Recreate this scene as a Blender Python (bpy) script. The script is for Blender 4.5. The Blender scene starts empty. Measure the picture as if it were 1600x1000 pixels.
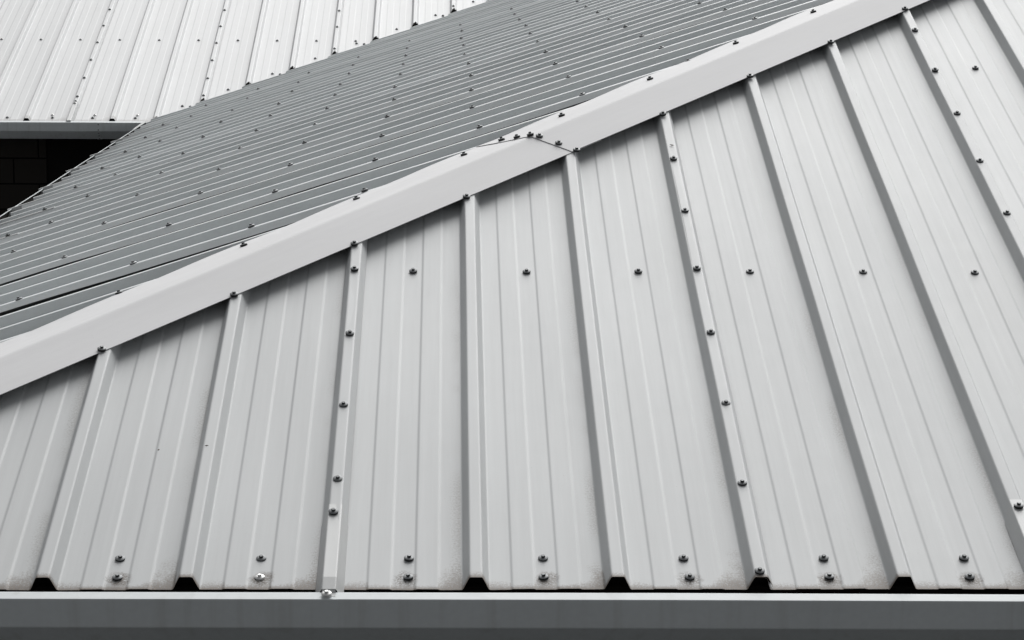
import bpy, bmesh, math, random
from mathutils import Vector, Matrix
random.seed(7)
sc = bpy.context.scene
COL = sc.collection
Z0 = 3.2                      # height of the eaves above the yard
PITCH = 1/3                   # rib spacing of the roof sheets (three ribs to a 1 m sheet)
H = .035                      # rib height

# ------------------------------------------------------------------ camera
RX = Vector((.99963, -.02643, .00629)); FW = Vector((.02711, .98570, -.16622))
RX = (RX - FW * RX.dot(FW)).normalized(); FW.normalize(); UP = RX.cross(FW)
cd = bpy.data.cameras.new('camera'); cam = bpy.data.objects.new('camera', cd); COL.objects.link(cam)
cd.sensor_width = 36; cd.lens = 3655.7 * 36 / 1600; cd.clip_start = .05; cd.clip_end = 2000
cam.matrix_world = Matrix(((RX.x, UP.x, -FW.x, .2717), (RX.y, UP.y, -FW.y, -5.2648), (RX.z, UP.z, -FW.z, 1.5245 + Z0), (0, 0, 0, 1)))
sc.camera = cam

# ------------------------------------------------------------------ sky, sun, exposure
SUN_EL = math.radians(40); SUN_AZ = math.radians(16)      # azimuth from +Y towards +X
w = bpy.data.worlds.new('World'); sc.world = w; w.use_nodes = True
nt = w.node_tree; bg = nt.nodes['Background']
sky = nt.nodes.new('ShaderNodeTexSky'); sky.sky_type = 'NISHITA'; sky.sun_disc = False
sky.sun_elevation = SUN_EL; sky.sun_rotation = SUN_AZ; sky.dust_density = 4; sky.air_density = 1
hs = nt.nodes.new('ShaderNodeHueSaturation'); hs.inputs['Saturation'].default_value = .10     # overcast: the cloud takes the blue out
nt.links.new(sky.outputs[0], hs.inputs['Color']); nt.links.new(hs.outputs[0], bg.inputs[0])
bg.inputs[1].default_value = .056
sd = bpy.data.lights.new('sun', 'SUN'); sun = bpy.data.objects.new('sun', sd); COL.objects.link(sun)
sd.energy = 2.45; sd.angle = math.radians(50); sd.color = (1, .998, .99)
sdir = Vector((math.sin(SUN_AZ) * math.cos(SUN_EL), math.cos(SUN_AZ) * math.cos(SUN_EL), math.sin(SUN_EL)))
sun.rotation_euler = sdir.to_track_quat('Z', 'Y').to_euler(); sun.location = (0, 0, 30)
sc.view_settings.view_transform = 'Standard'; sc.view_settings.look = 'None'
sc.view_settings.gamma = 1; sc.view_settings.exposure = 0.29

# ------------------------------------------------------------------ materials
def mat(name, rough=.5, metal=0.0, spec=.5):
    m = bpy.data.materials.new(name); m.use_nodes = True
    b = m.node_tree.nodes['Principled BSDF']
    b.inputs['Roughness'].default_value = rough; b.inputs['Metallic'].default_value = metal
    b.inputs['Specular IOR Level'].default_value = spec
    return m, m.node_tree, b
def N(t, kind, **kw):
    n = t.nodes.new(kind)
    for k, v in kw.items():
        if k.startswith('i_'): n.inputs[k[2:]].default_value = v
        elif k.startswith('n_'): n.inputs[int(k[2:])].default_value = v
        else: setattr(n, k, v)
    return n
def L(t, a, b): t.links.new(a, b)
def math_n(t, op, a, b=None, clamp=False):
    n = N(t, 'ShaderNodeMath', operation=op, use_clamp=clamp)
    if op == 'COMPARE': n.inputs[2].default_value = .082
    for i, v in enumerate((a, b)):
        if v is None: continue
        if isinstance(v, (int, float)): n.inputs[i].default_value = v
        else: L(t, v, n.inputs[i])
    return n.outputs[0]
def mixc(t, f, a, b):
    n = N(t, 'ShaderNodeMix', data_type='RGBA')
    for s, v in ((n.inputs[0], f), (n.inputs[6], a), (n.inputs[7], b)):
        if isinstance(v, tuple): s.default_value = (*v, 1) if len(v) == 3 else v
        elif isinstance(v, (int, float)): s.default_value = v
        else: L(t, v, s)
    return n.outputs[2]
def smooth(t, v, a, b):
    n = N(t, 'ShaderNodeMapRange', interpolation_type='SMOOTHSTEP')
    L(t, v, n.inputs['Value']); n.inputs['From Min'].default_value = a; n.inputs['From Max'].default_value = b
    return n.outputs[0]

def coated_steel(name, base, rough, dirt=1.0, specks=1.0, spec=.5, streak=1.0):
    """plastic-coated steel sheet; UV is (metres along the eave, metres up the slope)"""
    m, t, b = mat(name, rough, 0, spec)
    uv = N(t, 'ShaderNodeUVMap').outputs[0]
    sp = N(t, 'ShaderNodeSeparateXYZ'); L(t, uv, sp.inputs[0]); u, v = sp.outputs[0], sp.outputs[1]
    def noise(scale, det=3, r=.55, sx=1, sy=1, off=0):
        mp = N(t, 'ShaderNodeMapping'); mp.inputs['Scale'].default_value = (sx, sy, 1); mp.inputs['Location'].default_value = (off, off * .7, off)
        L(t, uv, mp.inputs[0])
        n = N(t, 'ShaderNodeTexNoise'); n.inputs['Scale'].default_value = scale; n.inputs['Detail'].default_value = det; n.inputs['Roughness'].default_value = r
        L(t, mp.outputs[0], n.inputs['Vector']); return n.outputs[0]
    # large mottling, long run-off streaks, fine grain
    big = noise(1.6, 4, .5, 1.6, .6)
    stk = noise(40, 4, .65, 1, .03, 3)
    fine = noise(420, 2, .7, 1, .6, 9)
    mid = noise(30, 4, .6, 1, .5, 5)
    f = math_n(t, 'ADD', math_n(t, 'MULTIPLY', math_n(t, 'SUBTRACT', big, .5), .28), math_n(t, 'MULTIPLY', math_n(t, 'SUBTRACT', stk, .5), .20 * streak))
    f = math_n(t, 'ADD', f, math_n(t, 'MULTIPLY', math_n(t, 'SUBTRACT', fine, .5), .10))
    f = math_n(t, 'ADD', f, math_n(t, 'MULTIPLY', math_n(t, 'SUBTRACT', mid, .5), .07))
    f = math_n(t, 'ADD', f, 1.0)
    oi = N(t, 'ShaderNodeObjectInfo')                                                 # sheets from different coils differ a little
    f = math_n(t, 'ADD', f, math_n(t, 'MULTIPLY', math_n(t, 'SUBTRACT', oi.outputs['Random'], .5), .07))
    vm = N(t, 'ShaderNodeVectorMath', operation='SCALE'); vm.inputs[0].default_value = base; L(t, f, vm.inputs['Scale'])
    col = vm.outputs[0]
    # chalky bloom with a faintly warmer tone in patches
    col = mixc(t, math_n(t, 'MULTIPLY', smooth(t, noise(3.5, 4, .55, 1, .4, 21), .45, .75), .16), col, (base[0] * .93, base[1] * .915, base[2] * .88))
    # fine dark specks, sparse
    sps = smooth(t, noise(150, 2, .6, 1, .8, 13), .735, .78)
    col = mixc(t, math_n(t, 'MULTIPLY', sps, .35 * specks), col, (.12, .11, .10))
    if dirt > 0:
        # algae and soil at the cut sheet ends, thicker at the foot of each rib
        grain = noise(190, 4, .85, 1, .9, 31); patch = noise(9, 3, .6, 1, .7, 41); p2 = noise(45, 3, .65, 1, .6, 47)
        fr = math_n(t, 'FRACT', math_n(t, 'ADD', math_n(t, 'MULTIPLY', u, 3.0), 300.0))          # 0 at a rib centre
        foot = smooth(t, fr, .62, .905)                                               # rises towards the next rib's left foot
        inside = math_n(t, 'SUBTRACT', 1.0, smooth(t, fr, .903, .925))
        foot = math_n(t, 'MULTIPLY', foot, inside)
        swf = math_n(t, 'PINGPONG', math_n(t, 'SUBTRACT', fr, .093), .163)                # swage steps
        low = math_n(t, 'MAXIMUM', math_n(t, 'MAXIMUM', math_n(t, 'COMPARE', fr, .175), math_n(t, 'COMPARE', fr, .5)), math_n(t, 'COMPARE', fr, .825))
        reach = math_n(t, 'ADD', math_n(t, 'ADD', math_n(t, 'ADD', .003, math_n(t, 'MULTIPLY', low, .017)), math_n(t, 'MULTIPLY', patch, .045)), math_n(t, 'MULTIPLY', foot, math_n(t, 'MULTIPLY', math_n(t, 'MAXIMUM', math_n(t, 'SUBTRACT', patch, .30), 0), .42)))
        edge = math_n(t, 'SUBTRACT', 1.0, math_n(t, 'DIVIDE', v, reach), True)
        k = math_n(t, 'ADD', math_n(t, 'MULTIPLY', edge, .95), math_n(t, 'SUBTRACT', math_n(t, 'MULTIPLY', grain, 2.4), 1.38))
        k = math_n(t, 'ADD', k, math_n(t, 'MULTIPLY', math_n(t, 'SUBTRACT', p2, .5), .5))
        mk = math_n(t, 'MULTIPLY', smooth(t, k, -.1, .75), smooth(t, edge, 0, .2))
        rim = math_n(t, 'SUBTRACT', 1.0, smooth(t, math_n(t, 'ADD', v, math_n(t, 'MULTIPLY', math_n(t, 'SUBTRACT', p2, .5), .03)), .003, .010))
        mk = math_n(t, 'MAXIMUM', mk, math_n(t, 'MULTIPLY', rim, .85))
        mk = math_n(t, 'MULTIPLY', mk, math_n(t, 'ADD', .30, math_n(t, 'MULTIPLY', edge, .75)), True)
        col = mixc(t, math_n(t, 'MULTIPLY', mk, .95 * dirt), col, mixc(t, smooth(t, grain, .35, .65), (.065, .047, .035), (.22, .175, .138)))
        # brown ring round the lowest screw of each tray
        dx = math_n(t, 'DIVIDE', math_n(t, 'SUBTRACT', fr, .512), 3.0); dy = math_n(t, 'SUBTRACT', v, .043)
        rad = math_n(t, 'SQRT', math_n(t, 'ADD', math_n(t, 'MULTIPLY', dx, dx), math_n(t, 'MULTIPLY', dy, dy)))
        ring = math_n(t, 'SUBTRACT', 1.0, smooth(t, math_n(t, 'ADD', rad, math_n(t, 'MULTIPLY', math_n(t, 'SUBTRACT', p2, .5), .035)), .016, .036))
        ring = math_n(t, 'MULTIPLY', ring, smooth(t, math_n(t, 'ADD', grain, math_n(t, 'MULTIPLY', patch, .4)), .54, .72))
        col = mixc(t, math_n(t, 'MULTIPLY', ring, .85 * dirt), col, (.10, .075, .055))
        # soil that creeps up beside each rib
        creep = math_n(t, 'MULTIPLY', smooth(t, math_n(t, 'ADD', foot, math_n(t, 'MULTIPLY', math_n(t, 'SUBTRACT', grain, .5), 1.1)), .80, 1.15),
                       smooth(t, noise(2.2, 3, .6, .6, 1, 51), .42, .62))
        creep = math_n(t, 'MULTIPLY', creep, math_n(t, 'SUBTRACT', 1.0, smooth(t, v, .5, 2.6)))
        col = mixc(t, math_n(t, 'MULTIPLY', creep, .45 * dirt), col, (.20, .175, .15))
    L(t, col, b.inputs['Base Color'])
    rr = math_n(t, 'ADD', rough - .09, math_n(t, 'MULTIPLY', math_n(t, 'ADD', big, mid), .09)); L(t, rr, b.inputs['Roughness'])
    bp = N(t, 'ShaderNodeBump'); bp.inputs['Strength'].default_value = .25; bp.inputs['Distance'].default_value = .0006
    L(t, math_n(t, 'ADD', math_n(t, 'MULTIPLY', noise(5, 2, .5, 1, .5, 61), 3.0), math_n(t, 'MULTIPLY', fine, .25)), bp.inputs['Height'])
    L(t, bp.outputs[0], b.inputs['Normal'])
    return m

M = {}
M['near'] = coated_steel('grey_coated_sheet', (.590, .604, .607), .52, spec=.32)
M['side'] = coated_steel('grey_coated_sheet_clean', (.745, .775, .780), .50, dirt=.08)
M['far'] = coated_steel('white_coated_sheet', (.79, .797, .80), .52, dirt=.3, spec=.35, streak=.45)
M['cap'] = coated_steel('cap_flashing_coating', (.745, .745, .752), .62, dirt=0, specks=.4, streak=.35, spec=.12)
M['strap'] = coated_steel('strap_coating', (.55, .56, .558), .45, dirt=0, specks=.6)

def simple(name, base, rough=.5, metal=0, spec=.5, var=.12, scale=40, co='Object', stain=0):
    m, t, b = mat(name, rough, metal, spec)
    tc = N(t, 'ShaderNodeTexCoord')
    n = N(t, 'ShaderNodeTexNoise'); n.inputs['Scale'].default_value = scale; n.inputs['Detail'].default_value = 4
    n2 = N(t, 'ShaderNodeTexNoise'); n2.inputs['Scale'].default_value = scale * .07; n2.inputs['Detail'].default_value = 3
    L(t, tc.outputs[co], n.inputs['Vector']); L(t, tc.outputs[co], n2.inputs['Vector'])
    f = math_n(t, 'ADD', math_n(t, 'MULTIPLY', math_n(t, 'SUBTRACT', n.outputs[0], .5), var * 2), math_n(t, 'MULTIPLY', math_n(t, 'SUBTRACT', n2.outputs[0], .5), var * 2))
    f = math_n(t, 'ADD', f, 1.0)
    vm = N(t, 'ShaderNodeVectorMath', operation='SCALE'); vm.inputs[0].default_value = base; L(t, f, vm.inputs['Scale'])
    col = vm.outputs[0]
    if stain:
        mp = N(t, 'ShaderNodeMapping'); mp.inputs['Scale'].default_value = (30, 30, 1.5); L(t, tc.outputs[co], mp.inputs[0])
        n3 = N(t, 'ShaderNodeTexNoise'); n3.inputs['Scale'].default_value = 1; n3.inputs['Detail'].default_value = 3; L(t, mp.outputs[0], n3.inputs['Vector'])
        col = mixc(t, math_n(t, 'MULTIPLY', smooth(t, n3.outputs[0], .5, .8), stain), col, (base[0] * .5, base[1] * .46, base[2] * .40))
    L(t, col, b.inputs['Base Color'])
    return m
M['gutter'] = simple('gutter_grey', (.74, .78, .79), .5, 0, .4, .06, 60, stain=.22)
M['rubber'] = simple('screw_washer_rubber', (.022, .023, .024), .6)
M['inner_shade'] = simple('gutter_inner_shade', (.030, .028, .025), .8, 0, .2)  # near-black colour paints the shade inside the gutter channel
M['backing'] = simple('grey_backing_coat', (.11, .112, .112), .7, 0, .2)
M['pale_steel'] = simple('dulled_zinc', (.42, .43, .435), .5, .2)
M['rubber_pale'] = simple('dusty_screw_washer', (.07, .072, .073), .6)
M['steel'] = simple('weathered_screw_steel', (.24, .25, .255), .55, .2)
M['bright'] = simple('bright_rivet', (.75, .75, .74), .35, .2)
M['foam_shade'] = simple('black_foam_and_shade', (.008, .008, .008), .9, 0, .15)
M['dark_infill'] = simple('dark_infill_matt', (.018, .016, .015), .9, 0, .1)
M['ground'] = simple('asphalt', (.05, .05, .05), .9, 0, .3, .25, 3)
M['leaf'] = simple('dead_leaf', (.10, .075, .05), .8)

# ------------------------------------------------------------------ object helpers
def link(o, parent=None):
    COL.objects.link(o)
    if parent: o.parent = parent
    return o
def parented(o): return o.parent is not None
def tag(o, label=None, cat=None, group=None, kind=None):
    if label: o['label'] = label
    if cat: o['category'] = cat
    if group: o['group'] = group
    if kind: o['kind'] = kind
    elif cat and not parented(o): o['kind'] = 'thing'
    return o
def empty(name, loc=(0, 0, 0)):
    o = bpy.data.objects.new(name, None); COL.objects.link(o); o.location = loc; o.empty_display_size = .1; return o
def mesh_obj(name, verts, faces, mats, parent=None, uvs=None, mids=None, smoothf=False):
    me = bpy.data.meshes.new(name); me.from_pydata([tuple(v) for v in verts], [], faces)
    for m in (mats if isinstance(mats, (list, tuple)) else [mats]): me.materials.append(m)
    if uvs is not None:
        ul = me.uv_layers.new(name='UVMap')
        for lp in me.loops: ul.data[lp.index].uv = uvs[lp.vertex_index]
    if mids: me.polygons.foreach_set('material_index', mids)
    if smoothf: me.polygons.foreach_set('use_smooth', [True] * len(me.polygons))
    me.update()
    return link(bpy.data.objects.new(name, me), parent)

def rounded(pts, r=.0035, seg=3):
    """round the inner corners of a polyline of (a, b)"""
    out = [pts[0]]
    for i in range(1, len(pts) - 1):
        p, a, c = Vector(pts[i]), Vector(pts[i - 1]), Vector(pts[i + 1])
        da, dc = a - p, c - p
        d = min(r, da.length * .45, dc.length * .45)
        s, e = p + da.normalized() * d, p + dc.normalized() * d
        for k in range(seg + 1):
            q = k / seg
            out.append(tuple((1 - q) ** 2 * s + 2 * q * (1 - q) * p + q * q * e))
    out.append(pts[-1])
    return out

# ------------------------------------------------------------------ roof planes
class Plane:
    """origin on the eave line, e along the eave, u up the slope, n out of it"""
    def __init__(s, o, e, u):
        s.o, s.e, s.u = Vector(o), Vector(e).normalized(), Vector(u).normalized(); s.n = s.e.cross(s.u)
        s.rot = Matrix((s.e, s.u, s.n)).transposed()
    def __call__(s, c, v, n=0): return s.o + s.e * c + s.u * v + s.n * n
THA, THB, PHI = .3155, .3087, -.0026
XB, YC = -1.9356, 13.1476
near = Plane((0, 0, Z0), (1, 0, 0), (0, math.cos(THA), math.sin(THA)))
far = Plane((0, YC, Z0), (1, 0, 0), (0, math.cos(THA), math.sin(THA)))
side = Plane((-1.9064, 0, .0167 + Z0), (-math.sin(PHI), -math.cos(PHI), 0),
             (math.cos(PHI) * math.cos(THB), -math.sin(PHI) * math.cos(THB), math.sin(THB)))
CA = math.cos(THA); CB = math.cos(THB)

def sheet_profile(L0, offs, sw=.0024, gap=.0012):
    """one sheet: from the crown of rib L0 over two more ribs to the lap on rib L0+3. offs(i) = wander of rib i"""
    pts = []
    c0 = L0 * PITCH + offs(L0)
    if gap > .01: pts += [(c0 + .024, .0004), (c0 + .0305, 0)]      # side roof: the flat underlap leg
    else: pts += [(c0 - .010, H - .0012), (c0 + .0125, H - .0016), (c0 + .0225, .0004), (c0 + .0305, 0)]
    for i in range(3):
        cl = (L0 + i) * PITCH + offs(L0 + i); cr = (L0 + i + 1) * PITCH + offs(L0 + i + 1)
        a, b = cl + .0305, cr - .0305
        st = (b - a) / 5
        for k, (n0, n1) in enumerate(((0, sw), (sw, 0), (0, sw), (sw, 0))):
            x = a + st * (k + 1)
            pts += [(x - .0026, n0), (x + .0026, n1)]
        pts += [(b, 0)]
        top = H + (.0002 if i < 2 else .0006)
        pts += [(cr - .0150, top), (cr + .0150, top)]
        if i < 2: pts += [(cr + .0305, 0)]
        else:
            fr = (.12 if gap < .01 else .34) + (.16 if gap < .01 else .12) * random.Random(L0 * 7 + 3).random(); pts += [(cr + .0150 + .0155 * (1 - fr) + gap, top * fr + .0006)]
    return pts

def sheet(name, P, L0, offs, s0, s1, m, parent, nseg=10, wob=.0004, lift=0.0, seed=0, sw=.0024, gap=.0012):
    prof = rounded(sheet_profile(L0, offs, sw, gap), .0042, 3)
    rng = random.Random(seed * 31 + L0)
    ph = [rng.uniform(0, 6.28) for _ in range(6)]
    V, UV, F = [], [], []
    n = len(prof); T = .0009
    cmax = prof[-1][0]
    for j in range(nseg + 1):
        for (c, nn) in prof:
            a, b = s0(c), max(s0(c) + .002, s1(c)); s = a + (b - a) * j / nseg
            w = wob * (math.sin(s * 2.3 + ph[0]) + .6 * math.sin(s * 5.1 + ph[1]) * math.sin(c * 9 + ph[2]))
            if lift and c > cmax - .028:       # the free edge of the lap stands off a little, unevenly
                w += lift * max(0, math.sin(s * 1.7 + ph[3]) * math.sin(s * 3.9 + ph[4]) + .15) * (1 - (cmax - c) / .028)
            V.append(P(c, s, nn + w)); UV.append((c, s))
    top = len(V)
    for k in range(top): V.append(V[k] - P.n * T); UV.append(UV[k])
    for j in range(nseg):
        for i in range(n - 1):
            q = j * n + i
            F.append((q, q + 1, q + n + 1, q + n)); F.append((top + q, top + q + n, top + q + n + 1, top + q + 1))
    for i in range(n - 1):
        F.append((i, top + i, top + i + 1, i + 1)); q = nseg * n + i; F.append((q, q + 1, top + q + 1, top + q))
    for j in range(nseg):
        for q in (j * n, j * n + n - 1):
            F.append((q, q + n, top + q + n, top + q) if q == j * n else (q, top + q, top + q + n, q + n))
    mi = [x for _ in range(nseg) for _i in range(n - 1) for x in (0, 1)]; mi += [0] * (len(F) - len(mi))
    return mesh_obj(name, V, F, [m, M['backing']], parent, UV, mi)

def roof_screw_mesh(bright=False, r=1.0):
    """hex-headed roofing screw: rubber ring, domed metal washer, hex head"""
    bm = bmesh.new()
    def ring(rad, z, seg=20, hexed=False):
        return [bm.verts.new((rad * math.cos(2 * math.pi * i / seg), rad * math.sin(2 * math.pi * i / seg), z)) for i in range(seg)]
    mi = []
    def loft(a, b, k):
        nn = len(a)
        for i in range(nn):
            f = bm.faces.new((a[i], a[(i + 1) % nn], b[(i + 1) % nn], b[i])); f.material_index = k; f.smooth = True
    R = .0121 * r
    rs = [ring(R * .90, -.002), ring(R * .97, .0012), ring(R * .90, .0034)]
    loft(rs[0], rs[1], 0); loft(rs[1], rs[2], 0)
    ws = [ring(R * 1.0, .0036), ring(R * 1.0, .0046), ring(R * .90, .0056), ring(R * .50, .0066)]
    for i in range(3): loft(ws[i], ws[i + 1], 1 if i else 0)
    f = bm.faces.new(ws[3]); f.material_index = 1
    f = bm.faces.new(list(reversed(ws[0]))); f.material_index = 0
    hs_ = [ring(R * .42, .0062, 6), ring(R * .42, .0104, 6), ring(R * .34, .0114, 6)]
    for i in range(2):
        a, b = hs_[i], hs_[i + 1]
        for q in range(6):
            f = bm.faces.new((a[q], a[(q + 1) % 6], b[(q + 1) % 6], b[q])); f.material_index = 0 if i == 0 else 1
    f = bm.faces.new(hs_[2]); f.material_index = 1
    me = bpy.data.meshes.new('screw'); bm.to_mesh(me); bm.free()
    me.materials.append(M['bright'] if bright else M['rubber']); me.materials.append(M['bright'] if bright else M['steel'])
    return me
SCREW = roof_screw_mesh(); RIVET = roof_screw_mesh(True, 1.0)
SCREW_G = SCREW.copy(); SCREW_G.materials[0] = M['rubber_pale']; SCREW_G.materials[1] = M['pale_steel']
def screw(P, c, s, n, parent, me=None, tilt=.10, rng=random):
    o = bpy.data.objects.new('screw', me or SCREW); COL.objects.link(o)
    rot = P.rot.to_4x4() @ Matrix.Rotation(rng.uniform(-tilt, tilt), 4, 'X') @ Matrix.Rotation(rng.uniform(-tilt, tilt), 4, 'Y') @ Matrix.Rotation(rng.uniform(0, 1.05), 4, 'Z')
    o.matrix_world = Matrix.Translation(P(c, s, n)) @ rot
    o.parent = parent; o.matrix_parent_inverse = Matrix.Identity(4)
    if parent.location.length > 0: o.matrix_parent_inverse = parent.matrix_world.inverted()
    return o

def plug(P, c, s, m, parent, ang=0.0, depth=.02, lump=0.0, over=0.0):
    """black foam closure inside the end of a rib; ang skews it along a cut"""
    pr = [(-.0300, -.001), (-.0145, H - .0016 + over), (.0145, H - .0016 + over), (.0300, -.001)]
    if lump:
        pr = [(-.034, -.012), (-.024, .016), (-.0150, H - .001 + over), (-.004, H + over + lump * .4), (.006, H + over + lump), (.0155, H - .003 + over), (.028, .012), (.036, -.012)]
    V = []
    for d in (0, depth):
        for (a, n) in pr: V.append(P(c + a, s + a * ang + d, n))
    k = len(pr)
    F = [tuple(range(k)), tuple(range(2 * k - 1, k - 1, -1))] + [(i, k + i, k + (i + 1) % k, (i + 1) % k) for i in range(k)]
    return mesh_obj('foam_shade_plug', V, F, m, parent)

def dark_infill(P, pts, parent, t=.03):
    """unseen dark boards added under the sheets to stop light leaks: polygon of (c, s)"""
    V = [P(c, s, -.012) for c, s in pts] + [P(c, s, -.012 - t) for c, s in pts]; k = len(pts)
    F = [tuple(range(k)), tuple(range(2 * k - 1, k - 1, -1))] + [(i, k + i, k + (i + 1) % k, (i + 1) % k) for i in range(k)]
    return mesh_obj('light_leak_stop', V, F, M['dark_infill'], parent)

RIDGE = 6.4     # plan distance of the ridge from the hip corner
# ---- near roof: faces the camera
wander = {-2: .002, -1: -.002, 0: -.0028, 1: .0033, 2: .0, 3: .0012, 4: .002, 5: .001, 6: -.002}
nr = tag(empty('metal_roof', (XB, 0, Z0)), 'light grey ribbed steel roof in the foreground with wide ribs running up from the gutter', 'roof')
def child_fix(o):            # keep world placement of a mesh given in world coordinates
    o.matrix_parent_inverse = Matrix.Translation(-o.parent.location) if o.parent and o.parent.parent is None else Matrix.Identity(4)
bpy.context.view_layer.update()
hipA = lambda c: max(.0, (c - XB) / CA) - .02
topA = lambda c: min(hipA(c), (RIDGE / CA) if c < XB + RIDGE else max(.1, (XB + 2 * RIDGE - c) / CA))
def near_sheet(L0):
    o = sheet('roof_sheet', near, L0, lambda i: wander.get(i, 0), lambda c: random.Random(int(c * 3000)).uniform(-.0006, .0006), topA, M['near'], nr, 24, .0017, .0015, 1, .0021)
    child_fix(o); return o
sheetsA = {L0: near_sheet(L0) for L0 in (-6, -3, 0, 3, 6, 9)}
def sheet_of(c, sheets, step=3): 
    k = math.floor((c - .03) / PITCH); L0 = k - (k % 3); return sheets.get(L0) or sheets[min(sheets, key=lambda q: abs(q - L0))]
def add_screws(P, lst, sheets, me=None):
    for (c, s, n) in lst: screw(P, c, s, n, sheet_of(c, sheets), me)
jit = random.Random(3)
S = []
for k in range(-4, 12):
    c = (k + .5) * PITCH
    S += [(c + (.012 if k == 0 else -.004 if k < 0 else jit.uniform(-.003, .004)), .128, 0)]
    if k != -1: S += [(c + (.012 if k == 0 else jit.uniform(-.004, .006)), .048, 0)]
    if hipA(c) > 1.95: S += [(c + jit.uniform(-.003, .003), 1.658 + jit.uniform(-.004, .004), 0)]
    if k >= 6: S += [(c, 3.31, 0)]
for lap, rows in ((-3, (.3, .8)), (0, (.43, .8, 1.2, 1.6)), (3, (.02, .41, .81, 1.21, 1.61, 2.01, 2.41)), (6, (.02, .41, .8, 1.2, 1.6, 2.0, 2.4, 2.8, 3.2, 3.6)), (9, (.02, .4, .8, 1.2, 1.6, 2.0, 2.4))):
    for s in rows: S.append((lap * PITCH + wander.get(lap, 0) - .001 + jit.uniform(-.002, .002), s, H + .0006))
for (c, s, n) in S:
    o = screw(near, c, s, n, sheet_of(c - (.05 if n else 0), sheetsA))
b = screw(near, -.5 * PITCH - .002, .048, 0, sheetsA[-3], RIVET); b['label'] = 'shiny new white screw at the sheet end'
for L0, so in sheetsA.items():
    for i in range(1, 4):
        r = L0 + i
        if r in (0, 5) or r * PITCH < XB + .05 or r * PITCH > 3.2: continue
        child = plug(near, r * PITCH + wander.get(r, 0), .03, M['foam_shade'], so)  # black piece stands in for the shade in the open rib
dark_infill(near, [(XB, .03), (XB + 2 * RIDGE, .03), (XB + RIDGE, RIDGE / CA)], nr); child_fix(COL.objects[-1])

# ---- side roof: falls to the left
LAP0 = 2.3744
EB = -.100      # its sheets overhang the eave line
sr = tag(empty('metal_roof', (-1.9064, 6, Z0)), 'grey corrugated steel roof falling left, its narrow ribs crossing behind the ridge capping', 'roof')
bpy.context.view_layer.update()
def yB(c, s): p = side(c, s); return p
def s_hip(c):   # where the side roof meets the hip: plan y = x - XB
    y = -c; return max(EB + .05, (y - .02) / CB)
def s0B(c):
    y = -c
    return EB if y < YC - .10 else max(EB, (y - YC) / CB + .015)
def s1B(c): return min(s_hip(c), RIDGE / CB) - .02
offB = lambda i: random.Random(i * 17).uniform(-.003, .003)
def Bc(k): return -(LAP0 + k)      # c of lap k
sheetsB = {}
class Shift:                       # ribs counted from lap 0
    def __init__(s, P, c0): s.P, s.c0 = P, c0; s.e, s.u, s.n, s.rot = P.e, P.u, P.n, P.rot
    def __call__(s, c, v, n=0): return s.P(c + s.c0, v, n)
sideL = Shift(side, -LAP0)
for k in range(-2, 17):
    L0 = -3 * (k + 1)
    o = sheet('roof_sheet', sideL, L0, offB, lambda c: s0B(c - LAP0) + random.Random(int(c * 3) ).uniform(-.004, .004), lambda c: s1B(c - LAP0), M['side'], sr, 26, .0012, .004, 5, .0024, .0150)
    child_fix(o); sheetsB[k] = o
for k in range(0, 11):
    y = LAP0 + k
    for m in range(1, 11):
        s = .0226 + .4 * m
        if s > s_hip(-y) - .12 or s < s0B(-y) + .1: continue
        screw(side, -y + offB(-3 * k) + jit.uniform(-.002, .002), s + jit.uniform(-.012, .012), H + .0006, sheetsB[k], SCREW_G)
pts = [(0, 0), (0 - .0, EB + .03), (-(YC), EB + .03), (-(YC + RIDGE), RIDGE / CB - .02), (-RIDGE, RIDGE / CB)]
dark_infill(side, [(-.1, EB + .03), (-RIDGE, RIDGE / CB), (-(YC + RIDGE), RIDGE / CB), (-YC, EB + .05)], sr); child_fix(COL.objects[-1])

# ---- far roof: the next wing, parallel to the near roof
X0C = -3.6902
fr_ = tag(empty('metal_roof', (-4, YC, Z0)), 'bright white ribbed steel roof in the upper left corner above the dark wall', 'roof')
bpy.context.view_layer.update()
def s0C(c): return -.045 if c < XB else (c - XB) / CA + .082
farL = Shift(far, X0C)
offC = lambda i: random.Random(i * 13 + 5).uniform(-.002, .002)
sheetsC = {}
for L0 in range(-15, 21, 3):
    o = sheet('roof_sheet', farL, L0, offC, lambda c: s0C(c + X0C), lambda c: 9.0, M['far'], fr_, 10, .0006, .0015, 9, .0010)
    child_fix(o); sheetsC[L0] = o
def CS(k): return sheetsC[k - (k % 3)]
for k in range(-2, 16):
    c = (k + .5) * PITCH; x = c + X0C
    if x < XB - .1:
        screw(farL, c + (.02 if k == 2 else 0), .045, 0, CS(k))
        if k >= 2: o = screw(farL, c + .01, .10, 0, CS(k), RIVET)
        screw(farL, c, 1.7546, 0, CS(k), SCREW_G)
    else:
        v = s0C(x)
        screw(farL, c + .01, v + .13, 0, CS(k))
        if k % 2: screw(farL, c + .075, v + .11, .0028, CS(k))
        if v < 1.6: screw(farL, c, 1.7546, 0, CS(k))
for lap in (0, 3, 6, 9, 12, 15):
    c = lap * PITCH; v = s0C(c + X0C + .03)
    for s in ([v + .06] if c + X0C > XB else [.30]) + [.4 + .4 * m for m in range(12)]:
        if s > v + .25 or s == v + .06: 
            if s < 5: screw(farL, c + offC(lap), s, H + .0006, CS(lap - 1))
for k in range(-3, 21):
    c = k * PITCH + offC(k); x = c + X0C
    if k == 3: continue
    if x < XB - .12: plug(farL, c, -.033, M['foam_shade'], CS(k - 1))
    elif k < 15: plug(farL, c, s0C(x) - .006, M['foam_shade'], CS(k - 1), 1 / CA, .03, lump=.008)
for o in [o for o in COL.objects if o.name.startswith('foam_shade_plug')]:
    pass
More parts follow.
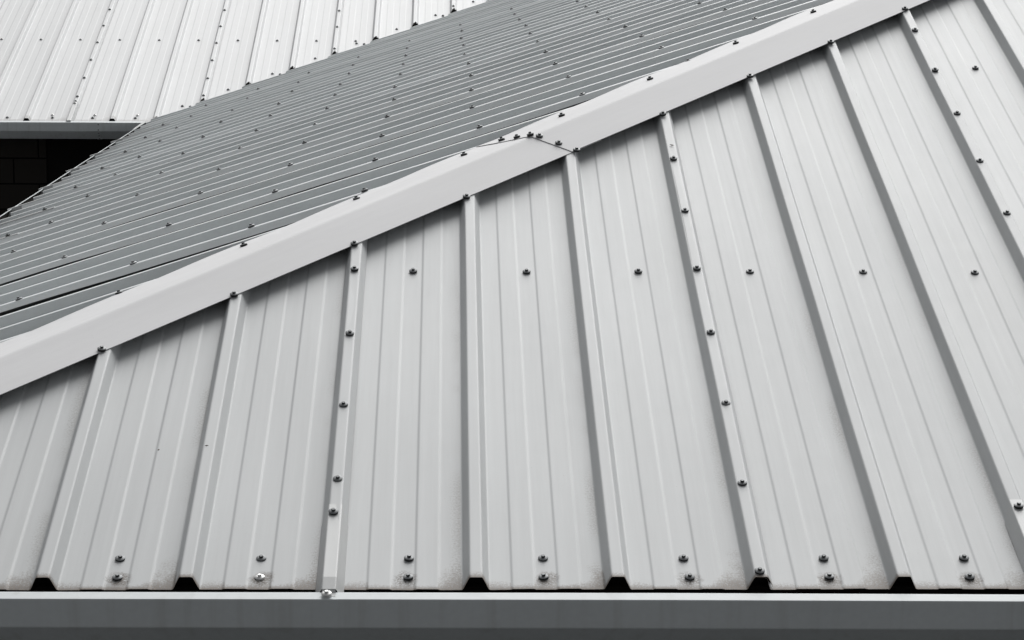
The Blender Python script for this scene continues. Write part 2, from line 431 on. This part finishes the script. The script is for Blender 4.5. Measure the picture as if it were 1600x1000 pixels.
dark_infill(far, [(-9, .03), (XB + .02, .03), (XB + 9 * CA, 9), (-9, 9)], fr_); child_fix(COL.objects[-1])

# ------------------------------------------------------------------ hip capping in two lengths
def lerp(a, b, t): return a + (b - a) * t
def intersect_planes(P1, n1, P2, n2):
    """a point and direction of the line where P1 lifted by n1 meets P2 lifted by n2"""
    d = P1.n.cross(P2.n).normalized(); a = P1(0, 0, n1); bb = P2(0, 0, n2)
    A = Matrix((P1.n, P2.n, d)); rhs = Vector((P1.n.dot(a), P2.n.dot(bb), 0)); return A.inverted() @ rhs, d
def cap_points(h):
    hp, hd = intersect_planes(near, H + h, side, H + h)
    if hd.z < 0: hd = -hd
    def at(q):              # q = plan distance along the hip: x - XB on the crease
        cre = hp + hd * ((XB + q - hp.x) / hd.x)
        a = near(lerp(-.9067, 2.1155, (q - .921) / 2.972) + .0, lerp(.8536, 3.9271, (q - .921) / 2.972), H + h)
        y = lerp(1.3039, 3.7236, (q - 1.127) / 2.46); s = lerp(.966, 3.5903, (q - 1.127) / 2.46)
        return a, cre, side(-y, s, H + h)
    return at
def capping(name, q0, q1, h, label, skew0=0.0):
    at = cap_points(h); V, UV, F = [], [], []
    steps = max(8, int((q1 - q0) / .055)); rows = []
    rng = random.Random(int(q0 * 10))
    for j in range(steps + 1):
        q = lerp(q0, q1, j / steps); a, c, bb = at(q)
        da, db = (a - c), (bb - c)
        prof = []
        # hemmed lower edge, flat, soft fold at the crease, flat
        w1 = .0010 * math.sin(q * 5.2) 
        prof.append(a + da.normalized() * -.002 - near.n * .0020); prof.append(a)
        for tt in (.75, .5, .25): prof.append(c + da * tt + near.n * (.0003 * math.sin(q * 7.1 + tt * 2)))
        r = .013
        p0, p2 = c + da.normalized() * r, c + db.normalized() * r
        for kk in range(6):
            t = kk / 5; prof.append((1 - t) ** 2 * p0 + 2 * t * (1 - t) * c + t * t * p2)
        prof.append(c + db * .55)
        bulge = .0038 * abs(math.sin((-side.o.y + bb.y - LAP0) * 3 * math.pi / 1.0)) + .0012 * math.sin(q * 9)
        prof.append(bb + side.n * bulge); prof.append(bb - db.normalized() * .002 - side.n * (.0022 - bulge))
        d = 0
        for i, p in enumerate(prof):
            if i: d += (p - prof[i - 1]).length
            V.append(p); UV.append((d, q * 1.45))
        n = len(prof)
    top = len(V)
    for k in range(top): V.append(V[k] - Vector((0, 0, .0011))); UV.append(UV[k])
    for j in range(steps):
        for i in range(n - 1):
            q = j * n + i
            F.append((q, q + n, q + n + 1, q + 1)); F.append((top + q, top + q + 1, top + q + n + 1, top + q + n))
    for i in range(n - 1):
        F.append((i, i + 1, top + i + 1, top + i)); q = steps * n + i; F.append((q, top + q, top + q + 1, q + 1))
    for j in range(steps):
        q = j * n; F.append((q, top + q, top + q + n, q + n)); q += n - 1; F.append((q, q + n, top + q + n, top + q))
    o = mesh_obj(name, V, F, M['cap'], None, UV); tag(o, label, 'ridge capping', 'lengths of capping along the hip')
    return o
QJ = 2.475
cap_lo = capping('hip_capping', .02, QJ + .10, .0022, 'lower length of pale grey folded capping on the hip, tucked under the joint')
cap_up = capping('hip_capping', QJ, 6.3, .0048, 'upper length of pale grey folded hip capping, lapped over the joint')
for q in [(-.6727, 1.1011), (-.3398, 1.4307), (-.0093, 1.7664), (.3269, 2.1054)]: screw(near, q[0], q[1], H + .003, cap_lo)
for q in [(.6874, 2.4653), (.9941, 2.7735), (1.3283, 3.1204), (1.6617, 3.46), (1.9949, 3.8153), (.6313, 2.5225), (.5703, 2.5803), (2.33, 4.15), (2.66, 4.49)]: screw(near, q[0], q[1], H + .0058, cap_up)
for q in [(1.5997, 1.2803), (1.8392, 1.6472), (2.1726, 1.9958), (2.4947, 2.3588)]: screw(side, -q[0], q[1], H + .004, cap_lo)
for q in [(2.7687, 2.7143), (3.0919, 3.0615), (3.448, 3.4277), (3.7505, 3.7778), (2.4478, 2.5889), (2.5032, 2.5442), (2.58, 2.4926), (4.08, 4.12)]: screw(side, -q[0], q[1], H + .0066, cap_up)

# ------------------------------------------------------------------ gutters
GP = rounded([(.0515, .004), (.0522, .0085), (.0812, -.0003), (.0820, -.0025), (.0820, -.0675), (.0288, -.1330), (-.050, -.1350), (-.060, .0020)], .003, 3)
def gutter(name, label, corner, e, out, l0, l1, dz, m0=0.0, m1=0.0, fall=0.0, narrow=0.0):
    """e: run direction, out: outward; l0/l1: ends for offset 0, m0/m1: change of the end per metre of outward offset (mitres)"""
    g = empty(name, corner); tag(g, label, 'gutter'); c = Vector(corner); e = Vector(e); out = Vector(out)
    V, F = [], []
    P = [(a - narrow * (1 if a > .07 else 0), z) for a, z in GP]; n = len(P); T = .0016; nseg = 16
    inn = []
    for i, (a, z) in enumerate(P):
        p = Vector(P[max(i - 1, 0)]); q = Vector(P[min(i + 1, n - 1)]); d = (q - p).normalized(); nn = Vector((-d.y, d.x)) * -1
        inn.append((a + nn.x * T, z + nn.y * T))
    for j in range(nseg + 1):
        for PP in (P, inn):
            for (a, z) in PP:
                t0, t1 = l0 + m0 * a, l1 + m1 * a; L_ = lerp(t0, t1, j / nseg)
                sag = .0008 * math.sin(L_ * 2.1) * (1 if z > -.03 else .6) + fall * L_
                V.append(e * L_ + out * a + Vector((0, 0, z + dz + sag)))
    for j in range(nseg):
        for i in range(n - 1):
            q = j * 2 * n + i
            F.append((q, q + 1, q + 2 * n + 1, q + 2 * n)); F.append((q + n, q + 3 * n, q + 3 * n + 1, q + n + 1))
    for i in range(n - 1):
        F.append((i, n + i, n + i + 1, i + 1)); q = nseg * 2 * n + i; F.append((q, q + 1, q + n + 1, q + n))
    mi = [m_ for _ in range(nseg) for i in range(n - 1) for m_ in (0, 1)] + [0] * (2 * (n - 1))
    o = mesh_obj('channel', V, F, [M['gutter'], M['inner_shade']], g, None, mi)
    return g
lip_white = coated_steel('gutter_lip_coating', (.60, .605, .61), .42, dirt=0, specks=.4)
XE = -2.054; XG = -2.035
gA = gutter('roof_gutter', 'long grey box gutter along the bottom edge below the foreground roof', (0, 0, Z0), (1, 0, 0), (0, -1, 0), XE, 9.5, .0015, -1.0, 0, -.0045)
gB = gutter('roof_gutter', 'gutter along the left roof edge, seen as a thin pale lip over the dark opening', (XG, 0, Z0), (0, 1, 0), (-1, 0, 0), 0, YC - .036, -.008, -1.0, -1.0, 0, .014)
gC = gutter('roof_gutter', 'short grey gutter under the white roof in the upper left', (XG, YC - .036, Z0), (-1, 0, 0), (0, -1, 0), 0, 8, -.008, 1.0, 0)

def strap(g, P, c, s_top, dz, lip=.053, end=None, bend=.88):
    """folded strap over a rib, from the roof down to the gutter lip"""
    k = .0022
    pr = rounded([(-.033, k * .6), (-.0162, H + k), (.0162, H + k), (.033, k * .6)], .003, 3)
    V, UV, F = [], [], []
    st = [-lip / CA + .012, -.001, s_top - .055, s_top]
    for j, s in enumerate(st):
        for (a, n) in pr:
            aa = a; ss = s
            if j == 0: n = n * bend
            if j == 3: ss = s_top - max(0, abs(a) - .0162) * 3.0            # clipped corners
            V.append(P(c + aa, ss, n)); UV.append((c + aa, ss + 3))
    n = len(pr); top = len(V)
    for q in range(top): V.append(V[q] - P.n * .0014); UV.append(UV[q])
    for j in range(3):
        for i in range(n - 1):
            q = j * n + i; F.append((q, q + 1, q + n + 1, q + n)); F.append((top + q, top + q + n, top + q + n + 1, top + q + 1))
    for i in range(n - 1):
        F.append((i, top + i, top + i + 1, i + 1)); q = 3 * n + i; F.append((q, q + 1, top + q + 1, top + q))
    for j in range(3):
        q = j * n; F.append((q, q + n, top + q + n, top + q)); q += n - 1; F.append((q, top + q, top + q + n, q + n))
    # tongue folded onto the lip
    if end:
        ev, z1, z2 = end                                   # outward direction, heights of the lip
        a = P(c - .0158, st[0], (H + k) * bend); b_ = P(c + .0158, st[0], (H + k) * bend); ev = Vector(ev)
        rows = [(a, b_), (Vector((a.x, a.y, z1)) + ev * .003, Vector((b_.x, b_.y, z1)) + ev * .003), (Vector((a.x, a.y, z2)) + ev * .018, Vector((b_.x, b_.y, z2)) + ev * .018)]
        q0 = len(V)
        for r_ in rows:
            for p in r_: V.append(p); UV.append((p.x, 5))
        for i in range(2): F.append((q0 + 2 * i, q0 + 2 * i + 1, q0 + 2 * i + 3, q0 + 2 * i + 2))
    o = mesh_obj('strap', V, F, M['strap'], g, UV)
    o.matrix_parent_inverse = Matrix.Translation(-g.location)
    return o
bpy.context.view_layer.update()
stA = strap(gA, near, 0 + wander[0], .315, 0, end=((0, -1, 0), Z0 + .0098, Z0 + .0052)); screw(near, wander[0] - .003, .275, H + .003, stA)
stA2 = strap(gA, near, 5 * PITCH + wander[5], .335, 0); screw(near, 5 * PITCH + .001, .30, H + .003, stA2)
strapC = strap(gC, farL, 3 * PITCH + offC(3), .31, 0, lip=.098, bend=1.0); screw(farL, 3 * PITCH, .26, H + .003, strapC, RIVET)
for k in range(0, 10):
    y = LAP0 + k
    class SS:
        pass
    P = Shift(side, -y + offB(-3 * k)); P2 = Shift(side, P.c0)
    class Off:
        def __init__(s, P): s.P = P; s.e, s.u, s.n, s.rot = P.e, P.u, P.n, P.rot
        def __call__(s, c, v, n=0): return s.P(c, v + (EB if v < .1 else 0), n)
    s_ = strap(gB, Off(P), 0, .255, 0, lip=.092, bend=.98); screw(side, -y, .205, H + .003, s_)
def lip_rivet(g, pos, parent):
    P = Plane(pos, (1, 0, 0), (0, math.cos(.3), math.sin(.3)))
    o = screw(P, 0, 0, 0, parent, RIVET); return o
lip_rivet(gA, (wander[0] - .004, -.0670, Z0 + .0078), stA)
# joint in the far gutter: lapped edge and rivets
def far_joint():
    x = -2.475; V = []; F = []
    pr = [(.0831, -.004), (.0831, -.0675), (.0300, -.1342)]
    for dx in (0, .040):
        for a, z in pr: V.append(Vector((x + dx, YC - .036 - a, Z0 + z - .008)))
    for i in range(2): F.append((i, i + 1, i + 4, i + 3))
    o = mesh_obj('lap_joint', V, F, M['gutter'], gC)
    md = o.modifiers.new('thick', 'SOLIDIFY'); md.thickness = .001
    o.matrix_parent_inverse = Matrix.Translation(-gC.location)
    for z, a, el in ((-.014, .0833, 0), (-.058, .0833, 0), (-.083, .071, .68), (-.105, .053, .68), (-.127, .035, .68)):
        P = Plane((x + .018, YC - .036 - a, Z0 + z - .008), (1, 0, 0), (0, math.sin(el), math.cos(el)))
        q = screw(P, 0, 0, 0, o); q.scale = (.45, .45, .45); q.name = 'rivet'
far_joint()
# wider folded plate where the side gutter meets the far gutter
V = []
yc = YC - .036
for y, a0, a1 in ((yc - .053, .0535, .0800), (yc - .30, .0535, .0790), (yc - .75, .0535, .0690)):
    for a in (a0, a1):
        V.append(Vector((XG - a, y - (a - a0) * (1 if y > yc - .1 else 0), Z0 + .0085 - .008 - (a - .0522) * .29 + .0022)))
o = mesh_obj('corner_plate', V, [(0, 1, 3, 2), (2, 3, 5, 4)], M['far'], gB)
o.matrix_parent_inverse = Matrix.Translation(-gB.location); o.modifiers.new('thick', 'SOLIDIFY').thickness = .001

# valley liner between the side roof and the far roof
vl = []
for q in (.0, 6.2):
    x, y = XB + q, YC + q; z = Z0 + q * math.tan(THA) - .010
    vl += [Vector((x + .13, y - .13, z + .13 * math.tan(THB))), Vector((x, y, z - .004)), Vector((x - .13, y + .13, z + .13 * math.tan(THA)))]
o = mesh_obj('valley_gutter', vl, [(0, 1, 4, 3), (1, 2, 5, 4)], M['gutter']); o.modifiers.new('thick', 'SOLIDIFY').thickness = .0012
tag(o, 'folded valley liner in the narrow gap where white and grey roofs meet', 'valley gutter')

# ------------------------------------------------------------------ wall below the far roof, yard
def block_wall():
    m, t, b = mat('dark_block_masonry', .95, 0, .1)
    tc = N(t, 'ShaderNodeTexCoord'); sp = N(t, 'ShaderNodeSeparateXYZ'); L(t, tc.outputs['Object'], sp.inputs[0])
    cb = N(t, 'ShaderNodeCombineXYZ'); L(t, sp.outputs[0], cb.inputs[0]); L(t, sp.outputs[2], cb.inputs[1])
    br = N(t, 'ShaderNodeTexBrick'); L(t, cb.outputs[0], br.inputs['Vector'])
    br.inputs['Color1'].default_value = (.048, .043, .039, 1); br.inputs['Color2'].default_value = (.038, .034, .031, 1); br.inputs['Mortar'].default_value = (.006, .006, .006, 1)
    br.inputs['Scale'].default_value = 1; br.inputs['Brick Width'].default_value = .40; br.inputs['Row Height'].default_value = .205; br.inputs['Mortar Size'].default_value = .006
    L(t, br.outputs[0], b.inputs['Base Color'])
    bp = N(t, 'ShaderNodeBump'); bp.inputs['Distance'].default_value = .004; bp.inputs['Strength'].default_value = .8; bp.invert = True
    L(t, br.outputs['Fac'], bp.inputs['Height']); L(t, bp.outputs[0], b.inputs['Normal'])
    return m
def box(name, lo, hi, m, parent=None, bev=0):
    x0, y0, z0 = lo; x1, y1, z1 = hi
    V = [(x0, y0, z0), (x1, y0, z0), (x1, y1, z0), (x0, y1, z0), (x0, y0, z1), (x1, y0, z1), (x1, y1, z1), (x0, y1, z1)]
    F = [(0, 3, 2, 1), (4, 5, 6, 7), (0, 1, 5, 4), (1, 2, 6, 5), (2, 3, 7, 6), (3, 0, 4, 7)]
    return mesh_obj(name, V, F, m, parent)
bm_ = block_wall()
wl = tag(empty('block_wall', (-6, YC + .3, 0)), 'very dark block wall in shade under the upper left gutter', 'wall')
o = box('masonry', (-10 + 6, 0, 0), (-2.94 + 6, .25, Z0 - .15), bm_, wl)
o = box('recessed_panel', (-2.945 + 6, .02, 0), (-1.0 + 6, .16, Z0 - .15), M['dark_infill'], wl)
w2 = tag(box('side_wall', (XE + .30, .3, 0), (XE + .55, YC + .6, Z0 - .15), M['dark_infill']), 'dark wall standing below the left roof edge', 'wall')
w3 = tag(box('front_wall', (XE + .56, .3, 0), (9.5, .5, Z0 - .05), M['dark_infill']), 'dark wall standing under the foreground gutter', 'wall')
g = mesh_obj('ground', [(-150, -150, 0), (150, -150, 0), (150, 150, 0), (-150, 150, 0)], [(0, 1, 2, 3)], M['ground']); tag(g, kind='structure')

# ------------------------------------------------------------------ bits lying on the near roof
def crumb(name, P, c, s, n, ln, wd, ang, label, cat):
    V, F = [], []
    k = 7
    for j in range(k + 1):
        t = j / k; ww = wd * math.sin(math.pi * min(.96, max(.06, t))) * .5; a = (t - .5) * ln; cv = .25 * ln * (t - .5) ** 2
        for q in range(6):
            th = q * math.pi / 3
            x, y = a, cv + ww * math.cos(th); z = wd * .35 + ww * .7 * math.sin(th)
            V.append(P(c + x * math.cos(ang) - y * math.sin(ang), s + x * math.sin(ang) + y * math.cos(ang), n + z))
    for j in range(k):
        for q in range(6): F.append((j * 6 + q, j * 6 + (q + 1) % 6, j * 6 + 6 + (q + 1) % 6, j * 6 + 6 + q))
    F.append(tuple(range(5, -1, -1))); F.append(tuple(range(k * 6, k * 6 + 6)))
    o = mesh_obj(name, V, F, M['leaf']); tag(o, label, cat); return o
crumb('dry_leaf', near, -.468, .628, .0005, .011, .0065, 1.3, 'tiny dark leaf crumb on the foreground sheet at the lower left', 'leaf')
crumb('curled_leaf', near, 1.003, 2.52, H + .001, .016, .005, -.5, 'small curled brown leaf on a rib crown just below the capping', 'leaf')
crumb('seed_husk', near, -.341, .594, H + .0006, .009, .003, 0.1, 'tiny seed husk lying on a rib crown near the lower left', 'seed husk')
